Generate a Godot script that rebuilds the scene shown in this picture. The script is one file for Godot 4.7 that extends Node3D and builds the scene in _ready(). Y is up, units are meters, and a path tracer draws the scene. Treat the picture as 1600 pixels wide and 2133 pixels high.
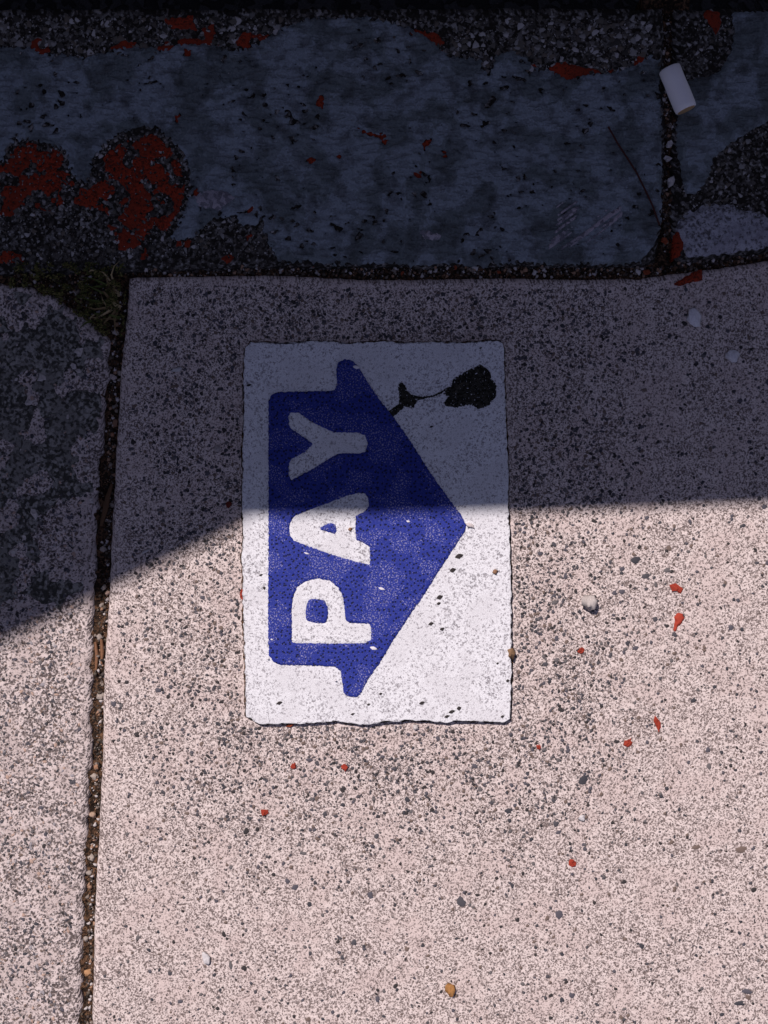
extends Node3D

# The place: a pavement seen from above, with a painted kerb, a road below it and a parked car.
# Plan drawings below are in units of 0.3 mm, x to the right, z away from the kerb; y is up.
const U := 0.0003
const OX := 800.0
const OZ := 1066.5
const ROAD_Y := -0.13

var rng := RandomNumberGenerator.new()
var taken := {}
var M := {}

# ------------------------------------------------------------------ helpers
func lin(r: float, g: float, b: float) -> Color:
	return Color(r, g, b).linear_to_srgb()

func pl(x: float, z: float) -> Vector2:
	return Vector2((x - OX) * U, (z - OZ) * U)

func plan(a: Array) -> PackedVector2Array:
	var o := PackedVector2Array()
	for i in range(0, a.size(), 2):
		o.append(pl(a[i], a[i + 1]))
	return clockwise(o)

func clockwise(o: PackedVector2Array) -> PackedVector2Array:
	var s := 0.0
	for i in o.size():
		s += o[i].cross(o[(i + 1) % o.size()])
	if s < 0.0:
		o.reverse()
	return o

func simplex(f: float, sd: int, octaves := 1) -> FastNoiseLite:
	var n := FastNoiseLite.new()
	n.noise_type = FastNoiseLite.TYPE_SIMPLEX
	n.frequency = f
	n.seed = sd
	n.fractal_type = FastNoiseLite.FRACTAL_FBM if octaves > 1 else FastNoiseLite.FRACTAL_NONE
	n.fractal_octaves = octaves
	return n

# outline resampled every step metres and roughened by amp metres
func rough(p: PackedVector2Array, step: float, amp: float, freq: float, sd: int) -> PackedVector2Array:
	var n := simplex(freq, sd, 3)
	var o := PackedVector2Array()
	for i in p.size():
		var a := p[i]
		var b := p[(i + 1) % p.size()]
		var k := maxi(1, int(a.distance_to(b) / step))
		for j in k:
			var q := a.lerp(b, float(j) / k)
			o.append(q + Vector2(n.get_noise_2d(q.x, q.y), n.get_noise_2d(q.x + 7.3, q.y - 3.1)) * amp)
	return o

func sd_poly(p: Vector2, v: PackedVector2Array) -> float:
	var d := 1e9
	var inside := false
	var j := v.size() - 1
	for i in v.size():
		var a := v[i]
		var b := v[j]
		var e := b - a
		var w := p - a
		var q := w - e * clampf(w.dot(e) / e.length_squared(), 0.0, 1.0)
		d = minf(d, q.length_squared())
		if (a.y > p.y) != (b.y > p.y) and p.x < e.x * (p.y - a.y) / e.y + a.x:
			inside = not inside
		j = i
	return -sqrt(d) if inside else sqrt(d)

func box_of(v: PackedVector2Array) -> Rect2:
	var r := Rect2(v[0], Vector2.ZERO)
	for q in v:
		r = r.expand(q)
	return r

# signed distance to poly on a grid, exact within 4 mm of the outline
func field(poly: PackedVector2Array, origin: Vector2, cell: float, nx: int, nz: int) -> PackedFloat32Array:
	const FAR := 0.004
	var f := PackedFloat32Array()
	f.resize(nx * nz)
	f.fill(FAR)
	var n := poly.size()
	for i in n:
		var a := poly[i]
		var e := poly[(i + 1) % n] - a
		var ee := e.length_squared()
		var r := Rect2(a, Vector2.ZERO).expand(a + e).grow(FAR)
		var x0 := maxi(0, int((r.position.x - origin.x) / cell))
		var x1 := mini(nx, int((r.end.x - origin.x) / cell) + 2)
		for iz in range(maxi(0, int((r.position.y - origin.y) / cell)), mini(nz, int((r.end.y - origin.y) / cell) + 2)):
			for ix in range(x0, x1):
				var w := origin + Vector2(ix, iz) * cell - a
				var d := (w - e * clampf(w.dot(e) / ee, 0.0, 1.0)).length()
				if d < f[iz * nx + ix]:
					f[iz * nx + ix] = d
	var bb := box_of(poly)
	for iz in nz:
		for ix in nx:
			var p := origin + Vector2(ix, iz) * cell
			if bb.has_point(p) and Geometry2D.is_point_in_polygon(p, poly):
				f[iz * nx + ix] = -f[iz * nx + ix]
	return f

# A raised sheet: everywhere inside any of polys and outside holes. lift(p, depth) gives the height, depth being metres inside the edge.
func sheet(polys: Array, holes: Array, cell: float, wobble: float, wfreq: float, sd: int, lift: Callable, skirt_y: float, worn: Variant = null) -> ArrayMesh:
	var n := simplex(wfreq, sd, 2)
	var r := box_of(polys[0])
	for k in polys:
		r = r.merge(box_of(k))
	r = r.grow(cell * 2.0 + wobble)
	var nx := int(r.size.x / cell) + 2
	var nz := int(r.size.y / cell) + 2
	var f := field(polys[0], r.position, cell, nx, nz)
	for k in range(1, polys.size()):
		var g := field(polys[k], r.position, cell, nx, nz)
		for i in nx * nz:
			f[i] = minf(f[i], g[i])
	for q in holes:
		var g := field(q, r.position, cell, nx, nz)
		for i in nx * nz:
			f[i] = maxf(f[i], -g[i])
	if wobble > 0.0 or worn != null:
		for iz in nz:
			for ix in nx:
				var p := r.position + Vector2(ix, iz) * cell
				var v := f[iz * nx + ix] + n.get_noise_2d(p.x, p.y) * wobble
				if worn != null:
					v = maxf(v, worn.call(p, v))
				f[iz * nx + ix] = v
	var st := SurfaceTool.new()
	st.begin(Mesh.PRIMITIVE_TRIANGLES)
	var off := [Vector2i(0, 0), Vector2i(1, 0), Vector2i(1, 1), Vector2i(0, 1)]
	for iz in nz - 1:
		for ix in nx - 1:
			var fv := [0.0, 0.0, 0.0, 0.0]
			var any := false
			for c in 4:
				fv[c] = f[(iz + off[c].y) * nx + ix + off[c].x]
				any = any or fv[c] < 0.0
			if not any:
				continue
			var pts := []
			var dep := []
			var cut := []
			for c in 4:
				var d := (c + 1) % 4
				var a: Vector2 = r.position + Vector2(ix + off[c].x, iz + off[c].y) * cell
				var b: Vector2 = r.position + Vector2(ix + off[d].x, iz + off[d].y) * cell
				if fv[c] < 0.0:
					pts.append(a)
					dep.append(-fv[c])
					cut.append(false)
				if (fv[c] < 0.0) != (fv[d] < 0.0):
					var t: float = fv[c] / (fv[c] - fv[d])
					# the same point whichever cell asks
					pts.append(a.lerp(b, t) if c < 2 else b.lerp(a, 1.0 - t))
					dep.append(0.0)
					cut.append(true)
			var w := []
			for k in pts.size():
				w.append(Vector3(pts[k].x, lift.call(pts[k], dep[k]), pts[k].y))
			st.set_smooth_group(0)
			for k in range(1, w.size() - 1):
				for q in [0, k, k + 1]:
					st.set_uv(pts[q])
					st.add_vertex(w[q])
			st.set_smooth_group(1)
			for k in w.size():
				var l := (k + 1) % w.size()
				if cut[k] and cut[l]:
					var ka := Vector3(w[k].x, skirt_y, w[k].z)
					var la := Vector3(w[l].x, skirt_y, w[l].z)
					for q in [w[k], ka, la, w[k], la, w[l]]:
						st.set_uv(Vector2(q.x, q.z + q.y))
						st.add_vertex(q)
	st.generate_normals()
	return st.commit()

# A solid with a flat top, sides and a rounded upper edge.
func prism(poly: PackedVector2Array, y: float, bottom: float, radius: float) -> ArrayMesh:
	poly = clockwise(poly)
	var n := poly.size()
	var inward := PackedVector2Array()
	for i in n:
		var e1 := (poly[i] - poly[(i + n - 1) % n]).normalized()
		var e2 := (poly[(i + 1) % n] - poly[i]).normalized()
		var t := (e1 + e2).normalized()
		var m := Vector2(-t.y, t.x)
		var c := maxf(0.5, m.dot(Vector2(-e1.y, e1.x)))
		inward.append(m / c)
	var rings := []
	for k in 5:
		var a := PI / 2.0 * k / 4.0
		rings.append([radius * (1.0 - sin(a)), y - radius * (1.0 - cos(a))])
	rings.append([0.0, bottom])
	var st := SurfaceTool.new()
	st.begin(Mesh.PRIMITIVE_TRIANGLES)
	var top := PackedVector2Array()
	for i in n:
		top.append(poly[i] + inward[i] * radius)
	var tri := Geometry2D.triangulate_polygon(top)
	if tri.is_empty():
		push_error("outline does not triangulate")
	st.set_smooth_group(-1)
	for k in range(0, tri.size(), 3):
		var q := [top[tri[k]], top[tri[k + 1]], top[tri[k + 2]]]
		if (q[1] - q[0]).cross(q[2] - q[0]) < 0.0:
			q.reverse()
		for v in q:
			st.set_uv(v)
			st.add_vertex(Vector3(v.x, y, v.y))
	for k in rings.size() - 1:
		st.set_smooth_group(0 if k < 4 else 1)
		for i in n:
			var j := (i + 1) % n
			var ua: Vector2 = poly[i] + inward[i] * rings[k][0]
			var ub: Vector2 = poly[j] + inward[j] * rings[k][0]
			var la: Vector2 = poly[i] + inward[i] * rings[k + 1][0]
			var lb: Vector2 = poly[j] + inward[j] * rings[k + 1][0]
			var u1 := Vector3(ua.x, rings[k][1], ua.y)
			var u2 := Vector3(ub.x, rings[k][1], ub.y)
			var l1 := Vector3(la.x, rings[k + 1][1], la.y)
			var l2 := Vector3(lb.x, rings[k + 1][1], lb.y)
			for v in [u1, l1, l2, u1, l2, u2]:
				st.set_uv(Vector2(v.x + (y - v.y) * 0.3, v.z + (y - v.y)))
				st.add_vertex(v)
	st.generate_normals()
	return st.commit()

# A small uneven stone about one unit across, 48 to 80 triangles
func stone_mesh(sd: int, jag: float, round_ := 6, rings := 4, facets := false) -> ArrayMesh:
	var n := simplex(0.9, sd, 2)
	var st := SurfaceTool.new()
	st.begin(Mesh.PRIMITIVE_TRIANGLES)
	var at := func(i: int, k: int) -> Vector3:
		var a := TAU * (i % round_) / round_
		var b := PI * k / rings
		var v := Vector3(sin(b) * cos(a), cos(b), sin(b) * sin(a))
		return v * 0.5 * (1.0 + jag * n.get_noise_3dv(v * 1.7))
	for k in rings:
		for i in round_:
			var a: Vector3 = at.call(i, k)
			var b: Vector3 = at.call(i + 1, k)
			var c: Vector3 = at.call(i + 1, k + 1)
			var d: Vector3 = at.call(i, k + 1)
			st.set_smooth_group(-1 if facets else 0)
			if k > 0:
				for v in [a, b, c]:
					st.add_vertex(v)
			if k < rings - 1:
				for v in [a, c, d]:
					st.add_vertex(v)
	st.generate_normals()
	return st.commit()

# a tube through points with a radius at each
func tube(pts: Array, radii: Array, sides := 6) -> ArrayMesh:
	var st := SurfaceTool.new()
	st.begin(Mesh.PRIMITIVE_TRIANGLES)
	var ringed := []
	for i in pts.size():
		var t: Vector3 = (pts[mini(i + 1, pts.size() - 1)] - pts[maxi(i - 1, 0)]).normalized()
		var s := t.cross(Vector3.UP if absf(t.y) < 0.9 else Vector3.RIGHT).normalized()
		var q := s.cross(t)
		var ring := []
		for k in sides:
			var a := TAU * k / sides
			ring.append(pts[i] + (s * cos(a) + q * sin(a)) * radii[i])
		ringed.append(ring)
	st.set_smooth_group(0)
	for i in pts.size() - 1:
		for k in sides:
			var l := (k + 1) % sides
			for v in [ringed[i][k], ringed[i + 1][k], ringed[i + 1][l], ringed[i][k], ringed[i + 1][l], ringed[i][l]]:
				st.add_vertex(v)
	st.set_smooth_group(-1)
	for e in [0, pts.size() - 1]:
		for k in range(1, sides - 1):
			var o := [ringed[e][0], ringed[e][k], ringed[e][k + 1]]
			if e == 0:
				o.reverse()
			o.reverse()
			for v in o:
				st.add_vertex(v)
	st.generate_normals()
	return st.commit()

func numbered(called: String) -> String:
	taken[called] = taken.get(called, -1) + 1
	return called if taken[called] == 0 else "%s_%03d" % [called, taken[called]]

func tag(o: Node3D, label: String, category: String, group := "") -> void:
	o.set_meta("label", label)
	o.set_meta("category", category)
	if group:
		o.set_meta("group", group)

func top(called: String, mesh: Mesh, m: Material) -> MeshInstance3D:
	var o := MeshInstance3D.new()
	o.name = numbered(called)
	o.mesh = mesh
	o.material_override = m
	add_child(o, true)
	return o

func node(called: String, at := Vector3.ZERO) -> Node3D:
	var o := Node3D.new()
	o.name = numbered(called)
	add_child(o, true)
	o.position = at
	return o

func part(parent: Node3D, called: String, mesh: Mesh, m: Material, label := "") -> MeshInstance3D:
	var o := MeshInstance3D.new()
	o.name = called
	o.mesh = mesh
	o.material_override = m
	parent.add_child(o, true)
	if label:
		o.set_meta("label", label)
	return o

func structure(o: Node3D) -> Node3D:
	o.set_meta("kind", "structure")
	return o

# ------------------------------------------------------------------ textures
# every grain a cell with a tone of its own
func cells(f: float, sd: int, size: int) -> PackedByteArray:
	var n := FastNoiseLite.new()
	n.noise_type = FastNoiseLite.TYPE_CELLULAR
	n.fractal_type = FastNoiseLite.FRACTAL_NONE
	n.cellular_return_type = FastNoiseLite.RETURN_CELL_VALUE
	n.cellular_jitter = 1.0
	n.frequency = f
	n.seed = sd
	var im := n.get_seamless_image(size, size)
	im.convert(Image.FORMAT_L8)
	return im.get_data()

func grain(f: float, sd: int, size: int, octaves := 1, kind := FastNoiseLite.TYPE_SIMPLEX) -> PackedByteArray:
	var n := simplex(f, sd, octaves)
	n.noise_type = kind
	if kind == FastNoiseLite.TYPE_CELLULAR:
		n.cellular_return_type = FastNoiseLite.RETURN_DISTANCE
		n.cellular_jitter = 1.0
	var im := n.get_seamless_image(size, size)
	im.convert(Image.FORMAT_L8)
	return im.get_data()

func b8(v: float) -> int:
	return int(clampf(v, 0.0, 1.0) * 255.0)

func step01(a: float, b: float, v: float) -> float:
	var t := clampf((v - a) / (b - a), 0.0, 1.0)
	return t * t * (3.0 - 2.0 * t)

func packed(c: Color, v: float) -> int:
	return b8(c.r * v) | (b8(c.g * v) << 8) | (b8(c.b * v) << 16) | (255 << 24)

func wear(col: PackedInt32Array, hei: PackedByteArray, size: int, metres: float, bump: float, rough_: float) -> StandardMaterial3D:
	var m := StandardMaterial3D.new()
	m.albedo_texture = ImageTexture.create_from_image(Image.create_from_data(size, size, false, Image.FORMAT_RGBA8, col.to_byte_array()))
	m.heightmap_enabled = true
	m.heightmap_texture = ImageTexture.create_from_image(Image.create_from_data(size, size, false, Image.FORMAT_L8, hei))
	m.heightmap_scale = bump
	m.uv1_scale = Vector3(1.0 / metres, 1.0 / metres, 1.0)
	m.roughness = rough_
	m.metallic_specular = 0.3
	return m

# colours are sRGB: light matrix, dark grains below the cut, larger blotches of a third colour, pale grains
func speckled(size: int, metres: float, speck_mm: float, cut: float, light: Color, dark: Color, blotch: Color, bump: float, sd: int, rough_ := 0.9, pale := Color(0, 0, 0, 0), soft := 0.14, patchy := 16, octaves := 2) -> StandardMaterial3D:
	var px := metres * 1000.0 / size
	var s := cells(px / speck_mm, sd, size)
	var s2 := cells(px / (speck_mm * 1.7), sd + 4, size) if octaves > 2 else s
	var fine := grain(px / 0.75, sd + 1, size)
	var big := grain(px / 45.0, sd + 2, size, 3)
	var spot := grain(px / (speck_mm * 3.2), sd + 3, size) if pale.a > 0.0 else s
	# one table: grain (64 steps), blotch (8), fine tone (8)
	var table := PackedInt32Array()
	table.resize(4096)
	var table2 := PackedInt32Array()
	table2.resize(4096)
	var relief := PackedByteArray()
	relief.resize(4096)
	for q in 4096:
		var k := step01(cut - soft, cut + soft, ((q >> 6) + 0.5) / 64.0)
		var t := step01(0.45, 0.75, (((q >> 3) & 7) + 0.5) / 8.0) * 0.55
		var h := ((q & 7) + 0.5) / 8.0
		var c := dark.lerp(light.lerp(blotch, t), k)
		table[q] = packed(c, 0.90 + 0.20 * h)
		table2[q] = packed(c.lerp(pale, pale.a * k), 0.90 + 0.20 * h)
		relief[q] = b8(0.62 * k + 0.30 * h)
	var col := PackedInt32Array()
	col.resize(size * size)
	var hei := PackedByteArray()
	hei.resize(size * size)
	var pales := pale.a > 0.0
	var shift := 1275 + int(127.5 * patchy)
	for i in size * size:
		var q := (clampi(s[i] * 58 + s2[i] * 42 + fine[i] * 10 + big[i] * patchy - shift, 0, 25500) * 63 / 25500 << 6) | (big[i] >> 5 << 3) | (fine[i] >> 5)
		col[i] = table2[q] if pales and spot[i] > 190 else table[q]
		hei[i] = relief[q]
	return wear(col, hei, size, metres, bump, rough_)

func plain(c: Color, rough_ := 0.85, spec := 0.3) -> StandardMaterial3D:
	var m := StandardMaterial3D.new()
	m.albedo_color = c
	m.roughness = rough_
	m.metallic_specular = spec
	return m

# one colour broken up by a fine grain
func grainy(c: Color) -> StandardMaterial3D:
	var m := plain(c, 0.85)
	m.albedo_texture = M.mottle
	m.uv1_triplanar = true
	m.uv1_world_triplanar = true
	m.uv1_scale = Vector3(60, 60, 60)
	return m

func materials() -> void:
	var mottle := grain(0.03, 7, 256, 4)
	for i in mottle.size():
		mottle[i] = 212 + mottle[i] * 43 / 255
	M.mottle = ImageTexture.create_from_image(Image.create_from_data(256, 256, false, Image.FORMAT_L8, mottle))
	# sandy pale concrete: grains of about a millimetre, each with its tone
	var none := Color(0, 0, 0, 0)
	M.slab = speckled(2048, 0.62, 0.62, 0.37, Color(0.85, 0.80, 0.775), Color(0.41, 0.365, 0.35), Color(0.77, 0.705, 0.68), 0.045, 11, 0.9, none, 0.24, 20, 3)
	M.slab_old = speckled(1024, 0.36, 0.9, 0.36, Color(0.82, 0.77, 0.75), Color(0.34, 0.305, 0.295), Color(0.70, 0.645, 0.625), 0.10, 31, 0.9, none, 0.26, 30, 3)
	M.shade_mottle = speckled(1024, 0.35, 1.5, 0.46, Color(0.60, 0.59, 0.57), Color(0.25, 0.245, 0.23), Color(0.42, 0.41, 0.39), 0.12, 36, 0.9, none, 0.26, 44, 3)  # mottled dark tone, paints extra shade on the older slab
	M.tile = speckled(1024, 0.28, 0.75, 0.22, Color(0.865, 0.87, 0.88), Color(0.54, 0.53, 0.545), Color(0.80, 0.80, 0.81), 0.03, 51, 0.9, none, 0.26, 26, 3)
	M.kerb = speckled(1024, 0.36, 1.6, 0.58, Color(0.46, 0.45, 0.44), Color(0.15, 0.135, 0.12), Color(0.27, 0.25, 0.23), 0.10, 71, 0.9, Color(0.66, 0.65, 0.64, 0.7), 0.25, 30, 3)
	M.cement = speckled(1024, 0.30, 1.1, 0.30, Color(0.66, 0.66, 0.69), Color(0.36, 0.35, 0.36), Color(0.55, 0.54, 0.57), 0.05, 91, 0.9, none, 0.26, 30, 3)
	M.red = speckled(1024, 0.25, 0.8, 0.30, Color(0.59, 0.21, 0.125), Color(0.34, 0.145, 0.10), Color(0.44, 0.175, 0.115), 0.06, 111, 0.85, none, 0.24, 40, 3)
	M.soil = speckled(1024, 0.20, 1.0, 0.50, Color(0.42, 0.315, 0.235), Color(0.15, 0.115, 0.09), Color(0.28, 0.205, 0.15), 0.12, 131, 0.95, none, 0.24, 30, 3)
	M.tar = speckled(512, 0.10, 1.1, 0.48, Color(0.25, 0.24, 0.21), Color(0.08, 0.078, 0.065), Color(0.16, 0.155, 0.135), 0.10, 151, 0.6, none, 0.25, 40, 3)
	M.asphalt = speckled(1024, 0.6, 5.0, 0.5, Color(0.28, 0.28, 0.28), Color(0.17, 0.17, 0.17), Color(0.25, 0.25, 0.25), 0.3, 171)
	M.gum = speckled(512, 0.12, 2.0, 0.45, Color(0.66, 0.63, 0.66), Color(0.45, 0.44, 0.47), Color(0.56, 0.55, 0.58), 0.06, 191)
	M.paint = wrinkled()
	M.blue = pitted()
	M.wood = plain(lin(0.10, 0.055, 0.03))
	M.straw = plain(lin(0.46, 0.36, 0.20))
	M.straw_dark = plain(lin(0.24, 0.17, 0.085))
	M.grass = plain(lin(0.10, 0.125, 0.035))
	M.paper = plain(lin(0.88, 0.86, 0.86))
	M.tint = StandardMaterial3D.new()
	M.tint.vertex_color_use_as_albedo = true
	M.tint.roughness = 0.7
	M.tint.metallic_specular = 0.3

# old brushed-on paint: fine wrinkles along the kerb, worn and dusty blotches
func wrinkled() -> StandardMaterial3D:
	var size := 1536
	var metres := 0.50
	var px := metres * 1000.0 / size
	var wr := simplex(px / 15.0, 201, 4)
	wr.domain_warp_enabled = true
	wr.domain_warp_amplitude = 26.0
	wr.domain_warp_frequency = 0.009
	var im := wr.get_seamless_image(size, size)
	im.convert(Image.FORMAT_L8)
	var w := im.get_data()
	var fine := cells(px / 0.9, 202, size)
	var big := grain(px / 38.0, 203, size, 4)
	var mid := grain(px / 22.0, 204, size, 5)
	var col := PackedInt32Array()
	col.resize(size * size)
	var hei := PackedByteArray()
	hei.resize(size * size)
	var light := Color(0.515, 0.55, 0.58)
	var dusty := Color(0.39, 0.42, 0.43)
	var dirt := Color(0.17, 0.165, 0.165)
	var table := PackedInt32Array()
	table.resize(4096)
	var relief := PackedByteArray()
	relief.resize(4096)
	for q in 4096:       # crease 16 steps, blotch 8, dirt 8, fine 4
		var v := ((q >> 8) + 0.5) / 16.0
		var g := (((q >> 5) & 7) + 0.5) / 8.0
		var d := (((q >> 2) & 7) + 0.5) / 8.0
		var h := ((q & 3) + 0.5) / 4.0
		var crease := step01(0.30, 0.50, v)
		var c := light.lerp(dusty, step01(0.4, 0.7, g)).lerp(dirt, (1.0 - crease) * 0.16)
		table[q] = packed(c.lerp(dirt, step01(0.50, 0.95, d) * 0.42), 0.92 + 0.16 * h)
		relief[q] = b8(0.55 * crease + 0.2 * h + 0.2 * v)
	for z in size:
		var row := (z * 3) % size * size        # wrinkles three times as long as wide
		for x in size:
			var i := z * size + x
			var q := (clampi(w[row + x] + fine[i] / 7 - 18, 0, 255) >> 4 << 8) | (big[i] >> 5 << 5) | (mid[i] >> 5 << 2) | (fine[i] >> 6)
			col[i] = table[q]
			hei[i] = relief[q]
	return wear(col, hei, size, metres, 0.06, 0.7)

# blue marking compound: pores, worn flecks
func pitted() -> StandardMaterial3D:
	var size := 1024
	var metres := 0.24
	var px := metres * 1000.0 / size
	var pit := grain(px / 2.6, 301, size, 1, FastNoiseLite.TYPE_CELLULAR)
	var fine := grain(px / 0.9, 302, size)
	var fleck := grain(px / 1.6, 303, size, 2)
	var where := grain(px / 26.0, 304, size, 3)
	var col := PackedInt32Array()
	col.resize(size * size)
	var hei := PackedByteArray()
	hei.resize(size * size)
	var blue := Color(0.155, 0.205, 0.53)
	var deep := Color(0.05, 0.06, 0.16)
	var worn := Color(0.66, 0.63, 0.70)
	var table := PackedInt32Array()
	table.resize(8192)
	var relief := PackedByteArray()
	relief.resize(8192)
	for q in 8192:      # pore 32 steps, fleck 16, where 4, fine 4
		var h := ((q & 3) + 0.5) / 4.0
		var g := step01(0.35, 0.75, (((q >> 2) & 3) + 0.5) / 4.0)
		var p := step01(0.08 - 0.10 * g, 0.27 - 0.12 * g, ((q >> 8) + 0.5) / 32.0)
		var k := step01(0.86 - 0.22 * g, 0.94 - 0.18 * g, (((q >> 4) & 15) + 0.5) / 16.0)
		table[q] = packed(deep.lerp(blue, p).lerp(worn, k * 0.8), 0.88 + 0.24 * h)
		relief[q] = b8(0.7 * p + 0.28 * h)
	for i in size * size:
		var q := (pit[i] >> 3 << 8) | (fleck[i] >> 4 << 4) | (where[i] >> 6 << 2) | (fine[i] >> 6)
		col[i] = table[q]
		hei[i] = relief[q]
	return wear(col, hei, size, metres, 0.035, 0.6)

# ------------------------------------------------------------------ build
func _ready() -> void:
	rng.seed = 829
	# camera: straight above the pavement, the top of the picture towards the road
	var cam := Camera3D.new()
	cam.name = "camera"
	add_child(cam)
	cam.position = Vector3(0, 0.75, 0)
	cam.rotation = Vector3(-PI / 2, 0, 0)
	cam.fov = 2.0 * rad_to_deg(atan(0.31995 / 0.75))
	cam.near = 0.02
	cam.far = 400.0
	cam.current = true
	# sky
	var env := Environment.new()
	env.background_mode = Environment.BG_SKY
	var sky := ProceduralSkyMaterial.new()
	sky.sky_top_color = lin(0.084, 0.092, 0.162)
	sky.sky_horizon_color = lin(0.165, 0.172, 0.23)
	sky.sky_curve = 0.15
	sky.ground_bottom_color = lin(0.12, 0.12, 0.12)
	sky.ground_horizon_color = lin(0.25, 0.25, 0.27)
	env.sky = Sky.new()
	env.sky.sky_material = sky
	env.tonemap_mode = Environment.TONE_MAPPER_LINEAR
	env.tonemap_exposure = 1.2
	env.sdfgi_enabled = true
	env.ssao_enabled = true
	env.ssil_enabled = true
	var we := WorldEnvironment.new()
	we.name = "environment"
	we.environment = env
	add_child(we)
	# sun, from beyond the road and a little from the left
	var sun := DirectionalLight3D.new()
	sun.name = "sun"
	add_child(sun)
	sun.look_at_from_position(Vector3.ZERO, Vector3(0.35, -1.0, 0.60), Vector3.UP)
	sun.light_energy = 1.2
	sun.light_color = Color(1.0, 0.95, 0.945)
	sun.light_angular_distance = 0.53
	sun.shadow_enabled = true

	var t0 := Time.get_ticks_msec()
	materials()
	print("materials ", Time.get_ticks_msec() - t0)
	ground()
	kerb()
	pavement()
	joints()
	print("setting ", Time.get_ticks_msec() - t0)
	pay_tile()
	print("tile ", Time.get_ticks_msec() - t0)
	car()
	litter()
	plants()
	print("all ", Time.get_ticks_msec() - t0)

func ground() -> void:
	var g := PlaneMesh.new()
	g.size = Vector2(300, 300)
	var o := structure(top("road", g, M.asphalt_far if M.has("asphalt_far") else M.asphalt))
	o.position.y = ROAD_Y
	var m: StandardMaterial3D = M.asphalt.duplicate()
	m.uv1_scale = Vector3(500, 500, 1)
	o.material_override = m

const R_KERB := 0.005
var main_stone: PackedVector2Array
var right_stone: PackedVector2Array

# height of the rounded top at the joint ends and edges of the two stones in view
func kerb_top(p: Vector2, poly: PackedVector2Array) -> float:
	var x := p.x / U + OX
	var z := p.y / U + OZ
	var d := 0.0
	if poly == main_stone:
		d = minf(minf(z - 14.0, 557.0 - z), 1386.0 - x - maxf(0.0, z - 480.0) * 0.25)
	else:
		d = minf(minf(z - 14.0, 700.0 - z), x - 1402.0)
	var q := clampf(R_KERB - d * U, 0.0, R_KERB)
	return sqrt(maxf(0.0, R_KERB * R_KERB - q * q)) - R_KERB

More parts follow.
